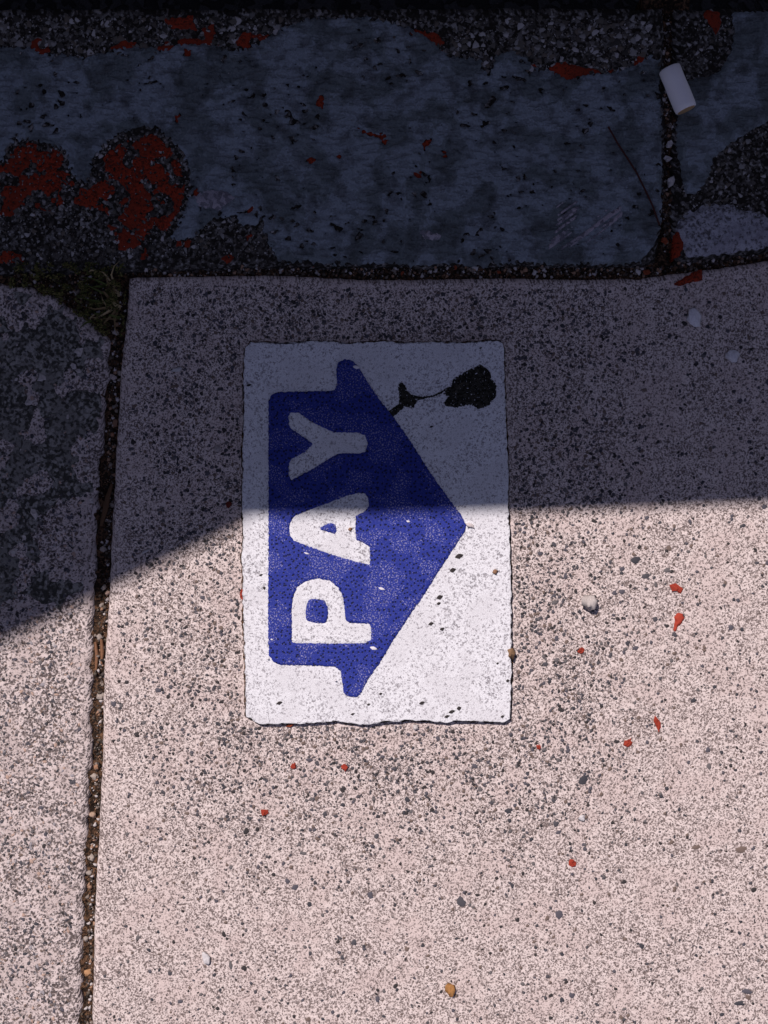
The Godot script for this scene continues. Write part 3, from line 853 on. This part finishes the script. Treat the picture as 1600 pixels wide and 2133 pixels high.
func litter() -> void:
	var red := lin(0.36, 0.05, 0.028)
	var rust := lin(0.30, 0.07, 0.03)
	var pale := lin(0.62, 0.58, 0.56)
	var g := "red brick chips scattered over the pale slab"
	var lab := "tiny red chip lying loose on the sunlit pale slab"
	var i := 500
	for q in [[1410, 1226, 18, 18], [1370, 1506, 13, 24], [1309, 1546, 14, 16], [1191, 1797, 14, 15], [1211, 1356, 11, 11], [611, 1594, 13, 12], [719, 1597, 13, 11], [551, 1692, 14, 13], [1121, 1555, 7, 7]]:
		bit("red_chip", q[0], q[1], q[2], q[3], 6, rng.randf() * 0.6, red, i, lab, "chip", g)
		i += 1
	var hook := top("red_chip", sheet([plan([1402, 1315, 1406, 1295, 1404, 1285, 1412, 1276, 1422, 1278, 1426, 1288, 1420, 1298, 1412, 1304, 1408, 1316])], [], 0.0006, 0.0003, 300.0, 9, func(_p, d): return 0.0002 + 0.0018 * step01(0.0, 0.0012, d), -0.001), plain(red, 0.75))
	tag(hook, "larger comma-shaped red chip on the sunlit pale slab", "chip")
	bit("red_chip", 505, 1238, 9, 20, 8, 0.1, red, 520, "red sliver against the long edge of the tile beside letter P", "chip")
	bit("red_chip", 606, 1508, 18, 9, 8, 0.2, rust, 521, "dull red chip under the plain end edge of the tile", "chip")
	bit("red_chip", 477, 1050, 10, 14, 5, 0.2, lin(0.16, 0.03, 0.02), 522, "dark red chip on shaded slab just short of the sunlight", "chip")
	var flat := top("red_flake", sheet([plan([1404, 592, 1424, 578, 1442, 568, 1462, 561, 1464, 584, 1436, 590, 1412, 596])], [], 0.0008, 0.0006, 200.0, 10, func(_p, d): return 0.0002 + 0.0012 * step01(0.0, 0.0012, d), -0.001), M.red)
	tag(flat, "flat rust red paint flake on the slab by the kerb joint", "paint flake")
	# pebbles
	bit("pebble", 1226, 1254, 30, 36, 30, 0.3, lin(0.55, 0.50, 0.47), 532, "pale rounded pebble on the sunlit slab casting a dark shadow", "pebble")
	bit("pebble", 1063, 1359, 18, 25, 22, 0.1, lin(0.26, 0.16, 0.09), 531, "brown pebble leaning on the tile edge", "pebble")
	bit("pebble", 938, 2060, 20, 30, 14, 0.1, lin(0.40, 0.20, 0.07), 532, "orange tan pebble alone on sunlit slab", "pebble")
	bit("pebble", 866, 1514, 12, 12, 10, 0.1, pale, 533, "white crumb just off the tile's bottom edge", "crumb")
	bit("pebble", 1445, 662, 30, 34, 13, 0.3, lin(0.86, 0.84, 0.86), 534, "round white chip on the shaded slab near the red flake", "chip")
	bit("pebble", 1525, 742, 26, 24, 13, 0.2, lin(0.86, 0.84, 0.86), 535, "smaller white chip on the shaded slab, farther from the kerb", "chip")
	bit("stone_sliver", 370, 770, 24, 9, 6, 0.2, lin(0.6, 0.58, 0.58), 536, "thin pale sliver on the shaded part of the slab", "sliver")
	bit("stone_sliver", 305, 1148, 18, 6, 5, 0.5, lin(0.6, 0.58, 0.58), 537, "thin pale sliver at the edge of the shadow by the joint", "sliver")
	bit("pebble", 453, 936, 13, 12, 7, 0.2, lin(0.5, 0.44, 0.42), 538, "pale tan crumb on shaded slab beside the tile's long edge", "crumb")
	bit("pebble", 1078, 911, 10, 8, 5, 0.2, lin(0.5, 0.44, 0.42), 539, "pale crumb on shaded slab beside the tar blot side", "crumb")
	bit("pebble", 978, 1094, 18, 8, 6, -0.3, lin(0.66, 0.60, 0.58), 541, "cream crumb at the point of the blue arrow", "crumb", "", 0.0045)
	bit("pebble", 1212, 1703, 14, 12, 8, 0.2, lin(0.68, 0.66, 0.66), 542, "white chip among dark stones on the sunlit slab", "chip")
	bit("pebble", 430, 1995, 16, 26, 10, 0.4, lin(0.68, 0.66, 0.66), 543, "white chip on the sunlit slab near the long joint", "chip")
	var gl := "pale pebbles in the joint between the slabs"
	for q in [[238, 690, 14, lin(0.5, 0.44, 0.4)], [257, 728, 11, lin(0.42, 0.36, 0.31)], [233, 784, 15, lin(0.6, 0.5, 0.46)], [247, 776, 12, lin(0.42, 0.36, 0.31)], [246, 790, 9, lin(0.42, 0.36, 0.31)], [236, 848, 11, lin(0.3, 0.27, 0.25)], [237, 880, 16, lin(0.33, 0.19, 0.12)], [231, 904, 10, lin(0.4, 0.2, 0.12)], [231, 957, 8, lin(0.42, 0.36, 0.31)], [227, 969, 11, lin(0.42, 0.2, 0.11)], [237, 988, 12, lin(0.3, 0.18, 0.12)], [231, 1051, 10, lin(0.42, 0.36, 0.31)], [213, 1144, 14, lin(0.42, 0.36, 0.31)], [226, 1112, 7, lin(0.42, 0.36, 0.31)], [214, 1224, 12, lin(0.42, 0.36, 0.31)], [222, 1236, 12, lin(0.6, 0.42, 0.33)], [209, 1262, 11, lin(0.42, 0.36, 0.31)], [204, 1327, 16, lin(0.42, 0.36, 0.31)], [207, 1452, 18, lin(0.42, 0.36, 0.31)], [198, 1600, 12, lin(0.45, 0.25, 0.15)], [193, 1620, 14, lin(0.42, 0.36, 0.31)], [190, 1700, 14, lin(0.5, 0.35, 0.25)], [188, 1790, 16, lin(0.42, 0.36, 0.31)], [184, 1822, 15, lin(0.42, 0.36, 0.31)], [180, 2030, 16, lin(0.5, 0.28, 0.14)], [176, 1960, 12, lin(0.42, 0.36, 0.31)]]:
		bit("joint_pebble", q[0], q[1], q[2], q[2] * rng.randf_range(0.75, 1.1), q[2] * 0.7, rng.randf() * 3.0, q[3], i, ("rusty" if q[3].g < q[3].r * 0.8 else "dull tan") + " pebble in the " + ("shaded" if q[1] < 1210 else "sunlit") + " stretch of the soil joint between slabs", "pebble", gl, -0.0048)
		i += 1
	gl = "pale crumbs in the joint along the kerb"
	for q in [[651, 551, 10], [660, 548, 8], [692, 546, 7], [762, 548, 6], [987, 557, 12], [949, 555, 9], [965, 565, 7], [1114, 566, 11], [1040, 565, 8], [730, 567, 6], [838, 568, 9], [823, 557, 9], [585, 560, 7], [476, 562, 5], [1330, 565, 14], [1350, 566, 12], [1205, 528, 16], [1384, 500, 14], [1392, 330, 14], [1396, 300, 12], [1398, 375, 20]]:
		var tone := pale if rng.randf() < 0.7 else rust
		bit("crumb", q[0], q[1], q[2], q[2] * rng.randf_range(0.6, 0.9), q[2] * 0.6, rng.randf() * 3.0, tone, i, ("rusty" if tone == rust else "pale") + (" stone crumb in the gap between two kerb stones" if q[0] > 1380 else " stone crumb in dark joint between kerb and slab"), "crumb", gl, -0.003)
		i += 1
	gl = "white chips on the rough slab"
	for q in [[165, 732, 16], [152, 762, 13], [164, 774, 11], [72, 1070, 16], [180, 977, 12], [30, 1147, 13], [88, 786, 14], [190, 1042, 11], [50, 1120, 10], [142, 868, 9], [60, 840, 14]]:
		bit("white_chip", q[0], q[1], q[2], q[2] * 0.8, 7, rng.randf() * 3.0, lin(0.62, 0.57, 0.55), i, "small white chip on the rough weathered slab", "chip", gl, -0.001)
		i += 1
	var gum := func(_p: Vector2, d: float) -> float:
		return 0.0014 + 0.0009 * step01(0.0, 0.003, d)
	tag(top("gum_spot", sheet([plan([404, 410, 430, 398, 462, 398, 484, 406, 488, 416, 470, 430, 448, 440, 420, 430, 408, 422])], [], 0.0008, 0.0014, 260.0, 12, gum, 0.0), M.gum), "wide flattened grey gum spot on kerb beside the red patch", "chewing gum")
	tag(top("gum_spot", sheet([plan([874, 484, 890, 480, 912, 486, 920, 496, 906, 504, 886, 502])], [], 0.0008, 0.0010, 300.0, 13, gum, 0.0), M.gum), "small flattened gum spot on kerb paint near the soil joint", "chewing gum")
	var streak := simplex(170.0, 14, 3)
	tag(top("scuff", sheet([plan([1140, 520, 1158, 480, 1160, 430, 1190, 412, 1206, 426, 1196, 466, 1180, 486, 1216, 478, 1262, 438, 1292, 428, 1298, 446, 1266, 486, 1240, 508, 1200, 512, 1170, 524])], [], 0.0008, 0.0012, 260.0, 15, func(_p, d): return 0.0016 + 0.0004 * step01(0.0, 0.001, d), 0.0, func(p, _v): return (streak.get_noise_2d(p.x * 0.5 + p.y * 0.8, p.y * 1.6 + p.x * 1.2) + 0.02) * 0.006), M.gum), "pale scuffed smear on kerb paint near the gap between stones", "smear")
	# cigarette filter
	var a := pl(1388, 150)
	var b := pl(1424, 236)
	var f := node("cigarette_filter", Vector3(0, 0, 0))
	tag(f, "white cigarette filter lying across the gap between kerb stones", "cigarette filter")
	var r := 0.0068
	var pa := Vector3(a.x, r + 0.0002, a.y)
	var pb := Vector3(b.x, r - 0.0003, b.y)
	var pts := []
	var rad := []
	for q in [[0.0, 0.80], [0.012, 0.93], [0.035, 1.0], [0.3, 0.985], [0.6, 1.01], [0.9, 1.0], [0.985, 0.96], [1.0, 0.86]]:
		pts.append(pa.lerp(pb, q[0]))
		rad.append(r * q[1])
	part(f, "paper", tube(pts, rad, 20), M.paper)
	part(f, "filter_end", tube([pb.lerp(pa, 0.02), pb + (pb - pa) * 0.012], [r * 0.84, r * 0.80], 16), plain(lin(0.45, 0.30, 0.16)))
	# twig in the long joint
	var tw := top("twig", tube([Vector3(pl(232, 0).x, -0.0015, pl(0, 1008).y), Vector3(pl(224, 0).x, -0.0005, pl(0, 1036).y), Vector3(pl(219, 0).x, -0.0005, pl(0, 1062).y), Vector3(pl(209, 0).x, -0.002, pl(0, 1096).y)], [0.0009, 0.0016, 0.0018, 0.0010], 7), M.wood)
	tag(tw, "short brown twig lying in the joint between two slabs", "twig")
	for q in [[198, 1338, 201, 1366, 199, 1396, "brown bark strip in sunlit joint, nearer the rough slab"], [210, 1332, 212, 1358, 210, 1384, "brown bark strip in sunlit joint, nearer the pale slab"]]:
		var w := []
		for k in 3:
			var c := pl(q[k * 2], q[k * 2 + 1])
			w.append(Vector3(c.x, -0.0016, c.y))
		tag(top("bark_strip", tube(w, [0.0008, 0.0013, 0.0007], 6), grainy(lin(0.26, 0.13, 0.07))), q[6], "bark")
	# a hair-thin dry stem on the kerb
	var hs := []
	var hr := []
	for q in [[1266, 266], [1285, 300], [1306, 332], [1325, 362], [1342, 396], [1358, 430], [1372, 470]]:
		var c := pl(q[0], q[1])
		hs.append(Vector3(c.x, 0.0020, c.y))
		hr.append(0.00055)
	tag(top("dry_stem", tube(hs, hr, 5), plain(lin(0.07, 0.025, 0.02))), "thin dark dry stem lying on painted kerb by the gap", "stem")

# a flat blade that narrows to its tip, creased along the middle
func blade(parent: Node3D, pts: Array, w: float, m: Material) -> void:
	var st := SurfaceTool.new()
	st.begin(Mesh.PRIMITIVE_TRIANGLES)
	st.set_smooth_group(-1)
	var rows := []
	for i in pts.size():
		var t: Vector3 = (pts[mini(i + 1, pts.size() - 1)] - pts[maxi(i - 1, 0)]).normalized()
		var side := t.cross(Vector3.UP).normalized() * w * (1.0 - 0.85 * float(i) / (pts.size() - 1))
		rows.append([pts[i] - side, pts[i] - Vector3(0, w * 0.5, 0), pts[i] + side])
	for i in rows.size() - 1:
		for k in 2:
			for v in [rows[i][k], rows[i + 1][k], rows[i + 1][k + 1], rows[i][k], rows[i + 1][k + 1], rows[i][k + 1]]:
				st.add_vertex(v)
	st.generate_normals()
	part(parent, "blade", st.commit(), m)

func plants() -> void:
	var root := pl(246, 612)
	var t := node("grass_tuft", Vector3(root.x, -0.005, root.y))
	tag(t, "dry grass tuft rooted at the slab's corner beside the kerb", "grass")
	for q in [[[0, 0], [-8, -20], [-12, -38], [-6, -56], [4, -68]], [[0, 0], [-16, -10], [-22, -30], [-20, -48]], [[0, 0], [-24, -18], [-52, -30], [-76, -34]], [[-4, 6], [-30, 0], [-58, -14], [-84, -24]], [[-4, 10], [-36, 18], [-60, 14], [-90, 2]], [[0, 14], [-20, 30], [-46, 34], [-74, 26]], [[2, 20], [-10, 44], [-26, 62], [-30, 80]], [[0, 4], [-12, -22], [-28, -42], [-48, -50]], [[-2, 24], [-16, 36], [-40, 52], [-58, 50]], [[0, 30], [-6, 52], [-4, 74], [2, 90]]]:
		var pts := []
		for k in q.size():
			pts.append(Vector3(q[k][0] * U, 0.002 + 0.006 * sin(PI * 0.8 * k / (q.size() - 1)), q[k][1] * U))
		blade(t, pts, rng.randf_range(0.0007, 0.0013), [M.straw, M.straw, M.straw_dark, M.grass][rng.randi() % 4])
	for i in 16:
		var o := Vector2(rng.randf_range(-46, 6), rng.randf_range(-40, 70))
		var a := rng.randf_range(2.4, 4.6)
		var l := rng.randf_range(14, 44)
		var pts := []
		for k in 4:
			var e := o + Vector2(cos(a), sin(a)) * l * k / 3.0
			a += rng.randf_range(-0.4, 0.4)
			pts.append(Vector3(e.x * U, 0.0025 + 0.005 * sin(PI * 0.85 * k / 3.0), e.y * U))
		blade(t, pts, rng.randf_range(0.0006, 0.0014), [M.straw, M.straw_dark, M.grass, M.grass][rng.randi() % 4])
	# moss: too fine to count
	var xs := []
	var cs := []
	for i in 9500:
		var q := Vector2(rng.randf_range(20, 262), rng.randf_range(548, 700))
		var at := pl(q.x, q.y)
		if sd_poly(at, old_poly) < -0.002 or sd_poly(at, slab_poly) < 0.0005 or simplex_at(at) < rng.randf_range(-0.15, 0.25):
			continue
		var d := rng.randf_range(0.0007, 0.0020)
		xs.append(Transform3D(Basis(Vector3(rng.randfn(), rng.randfn(), rng.randfn()).normalized(), rng.randf() * TAU).scaled_local(Vector3(d, d * 0.35, d * 0.6)), Vector3(at.x, -0.003 + rng.randf() * 0.0035 + 0.006 * maxf(0.0, simplex_at(at)), at.y)))
		var k := rng.randf()
		cs.append(Color(0.05, 0.065, 0.015).lerp(Color(0.24, 0.20, 0.07), k * k) if rng.randf() < 0.8 else Color(0.05, 0.03, 0.018))
	var g := grit_of(self, "moss", stone_mesh(450, 0.5, 6, 4), xs, cs)
	tag(g, "olive moss filling the soil corner between slabs and kerb", "moss")

var moss_noise := simplex(90.0, 77, 2)
func simplex_at(p: Vector2) -> float:
	return moss_noise.get_noise_2d(p.x, p.y)

# ------------------------------------------------------------------ the car whose shade falls on the kerb
func loft(rings: Array, closed_ends := true) -> ArrayMesh:
	var st := SurfaceTool.new()
	st.begin(Mesh.PRIMITIVE_TRIANGLES)
	st.set_smooth_group(0)
	for i in rings.size() - 1:
		var n: int = rings[i].size()
		for k in n:
			var l := (k + 1) % n
			for v in [rings[i][k], rings[i + 1][k], rings[i + 1][l], rings[i][k], rings[i + 1][l], rings[i][l]]:
				st.add_vertex(v)
	if closed_ends:
		st.set_smooth_group(-1)
		for e in [0, rings.size() - 1]:
			for k in range(1, rings[e].size() - 1):
				var o := [rings[e][0], rings[e][k], rings[e][k + 1]]
				if e > 0:
					o.reverse()
				for v in o:
					st.add_vertex(v)
	st.generate_normals()
	return st.commit()

# half outline (z outwards, y up) from top centre to bottom centre, mirrored into a ring at x
func ring(x: float, half: Array) -> Array:
	var o := []
	for q in half:
		o.append(Vector3(x, q[1], q[0]))
	for k in range(half.size() - 1, -1, -1):
		if absf(half[k][0]) > 0.001:
			o.append(Vector3(x, half[k][1], -half[k][0]))
	return o

func box(a: Vector3, b: Vector3) -> ArrayMesh:
	var bm := BoxMesh.new()
	bm.size = (b - a).abs()
	var st := SurfaceTool.new()
	st.append_from(bm, 0, Transform3D(Basis(), (a + b) / 2.0))
	return st.commit()

func pane(a: Vector3, b: Vector3, c: Vector3, d: Vector3, out: Vector3) -> ArrayMesh:
	var st := SurfaceTool.new()
	st.begin(Mesh.PRIMITIVE_TRIANGLES)
	st.set_smooth_group(-1)
	var f := [a + out, b + out, c + out, d + out]
	var g := [a - out * 2.0, b - out * 2.0, c - out * 2.0, d - out * 2.0]
	for v in [f[0], f[1], f[2], f[0], f[2], f[3], g[0], g[2], g[1], g[0], g[3], g[2]]:
		st.add_vertex(v)
	for k in 4:
		var l := (k + 1) % 4
		for v in [f[k], g[k], g[l], f[k], g[l], f[l]]:
			st.add_vertex(v)
	st.generate_normals()
	return st.commit()

func car() -> void:
	# x along the kerb (tail towards +x), z across, y up from the road
	var c := node("parked_car", Vector3(0.161, ROAD_Y, -1.355))
	tag(c, "dark grey boxy car parked at the kerb, shading kerb and pavement", "car")
	var paint := plain(lin(0.03, 0.031, 0.034), 0.35, 0.5)
	paint.clearcoat_enabled = true
	paint.clearcoat = 0.6
	var black := plain(lin(0.02, 0.02, 0.02), 0.8)
	var glass := plain(lin(0.012, 0.014, 0.016), 0.08, 0.5)
	var chrome := plain(lin(0.55, 0.55, 0.56), 0.3, 0.5)
	chrome.metallic = 0.9
	var lower := []
	# x, top height, half width, bottom height
	for q in [[-3.90, 0.66, 0.78, 0.32], [-3.82, 0.80, 0.84, 0.27], [-3.50, 0.90, 0.885, 0.24], [-2.6, 0.975, 0.90, 0.22], [-2.0, 1.0, 0.905, 0.22], [-0.45, 0.995, 0.905, 0.22], [-0.2, 0.978, 0.905, 0.22], [0.34, 0.945, 0.895, 0.25], [0.50, 0.92, 0.865, 0.30], [0.55, 0.78, 0.80, 0.36]]:
		var w: float = q[2]
		var h: float = q[1]
		lower.append(ring(q[0], [[0.0, h + 0.025], [w * 0.5, h + 0.02], [w - 0.12, h + 0.004], [w - 0.075, h - 0.010], [w - 0.04, h - 0.04], [w - 0.015, h - 0.10], [w, h - 0.22], [w, q[3] + 0.2], [w - 0.03, q[3] + 0.03], [w - 0.1, q[3]], [0.0, q[3]]]))
	part(c, "body", loft(lower), paint)
	var cabin := []
	# pillars lean in and back: roof ring and belt ring joined by lofting in y
	var belt := []
	var mid := []
	var roof := []
	var cap := []
	var fb := [[-0.30, 0.0], [-0.34, 0.6], [-0.42, 0.80], [-0.52, 0.825], [-2.45, 0.82], [-2.56, 0.76], [-2.66, 0.0]]
	var fr := [[-1.05, 0.0], [-1.08, 0.5], [-1.12, 0.64], [-1.21, 0.665], [-1.86, 0.66], [-1.95, 0.60], [-2.0, 0.0]]
	for k in 13:
		var s := 1.0 if k <= 6 else -1.0
		var j := k if k <= 6 else 12 - k
		if k == 12:
			continue
		belt.append(Vector3(fb[j][0], 0.97, fb[j][1] * s))
		roof.append(Vector3(fr[j][0], 1.62, fr[j][1] * s))
		mid.append(Vector3(fr[j][0] - 0.03 * signf(fr[j][0] + 1.45), 1.665, (fr[j][1] - 0.05 * signf(fr[j][1])) * s))
		cap.append(Vector3(lerpf(fr[j][0], -1.45, 0.25), 1.70, fr[j][1] * 0.7 * s))
	cabin = [belt, roof, mid, cap]
	part(c, "cabin", loft(cabin), paint)
	for s in [1.0, -1.0]:
		var edge := func(j: float, t: float) -> Vector3:
			var b0 := Vector3(lerpf(-0.50, -2.47, j), 0.98, 0.823 * s)
			var r0 := Vector3(lerpf(-1.19, -1.88, j), 1.62, 0.664 * s)
			return b0.lerp(r0, t)
		for q in [[0.05, 0.46], [0.51, 0.95]]:
			part(c, "side_window", pane(edge.call(q[0], 0.10), edge.call(q[0], 0.90), edge.call(q[1], 0.90), edge.call(q[1], 0.10), Vector3(0, 0.0, 0.004 * s)), glass)
		for q in [0.02, -0.95]:
			part(c, "door_handle", box(Vector3(q - 0.85, 0.84, 0.90 * s), Vector3(q - 0.70, 0.865, 0.925 * s)), chrome)
		part(c, "wing_mirror", box(Vector3(-2.42, 1.00, 0.83 * s), Vector3(-2.32, 1.12, 1.00 * s)), black)
		part(c, "headlight", box(Vector3(-3.895, 0.58, 0.50 * s), Vector3(-3.80, 0.72, 0.79 * s)), plain(lin(0.6, 0.6, 0.62), 0.1, 0.5))
		part(c, "tail_light", box(Vector3(0.46, 0.66, 0.55 * s), Vector3(0.545, 0.80, 0.82 * s)), plain(lin(0.35, 0.02, 0.02), 0.2, 0.5))
		for x in [-0.30, -2.98]:
			var pts := [Vector3(x, 0.345, 0.68 * s), Vector3(x, 0.345, 0.70 * s), Vector3(x, 0.345, 0.88 * s), Vector3(x, 0.345, 0.90 * s)]
			var wh := part(c, "wheel", tube(pts, [0.30, 0.345, 0.345, 0.30], 40), black)
			part(wh, "rim", tube([Vector3(x, 0.345, 0.88 * s), Vector3(x, 0.345, 0.905 * s), Vector3(x, 0.345, 0.908 * s)], [0.22, 0.215, 0.05], 24), chrome)
	part(c, "rear_window", pane(Vector3(-0.37, 1.03, 0.68), Vector3(-0.37, 1.03, -0.68), Vector3(-1.04, 1.58, -0.54), Vector3(-1.04, 1.58, 0.54), Vector3(0.03, 0.03, 0)), glass)
	part(c, "windscreen", pane(Vector3(-2.60, 1.03, 0.68), Vector3(-2.02, 1.58, 0.54), Vector3(-2.02, 1.58, -0.54), Vector3(-2.60, 1.03, -0.68), Vector3(-0.03, 0.03, 0)), glass)
	part(c, "front_bumper", box(Vector3(-3.96, 0.34, -0.80), Vector3(-3.82, 0.54, 0.80)), black)
	part(c, "rear_bumper", box(Vector3(0.46, 0.38, -0.82), Vector3(0.61, 0.58, 0.82)), black)
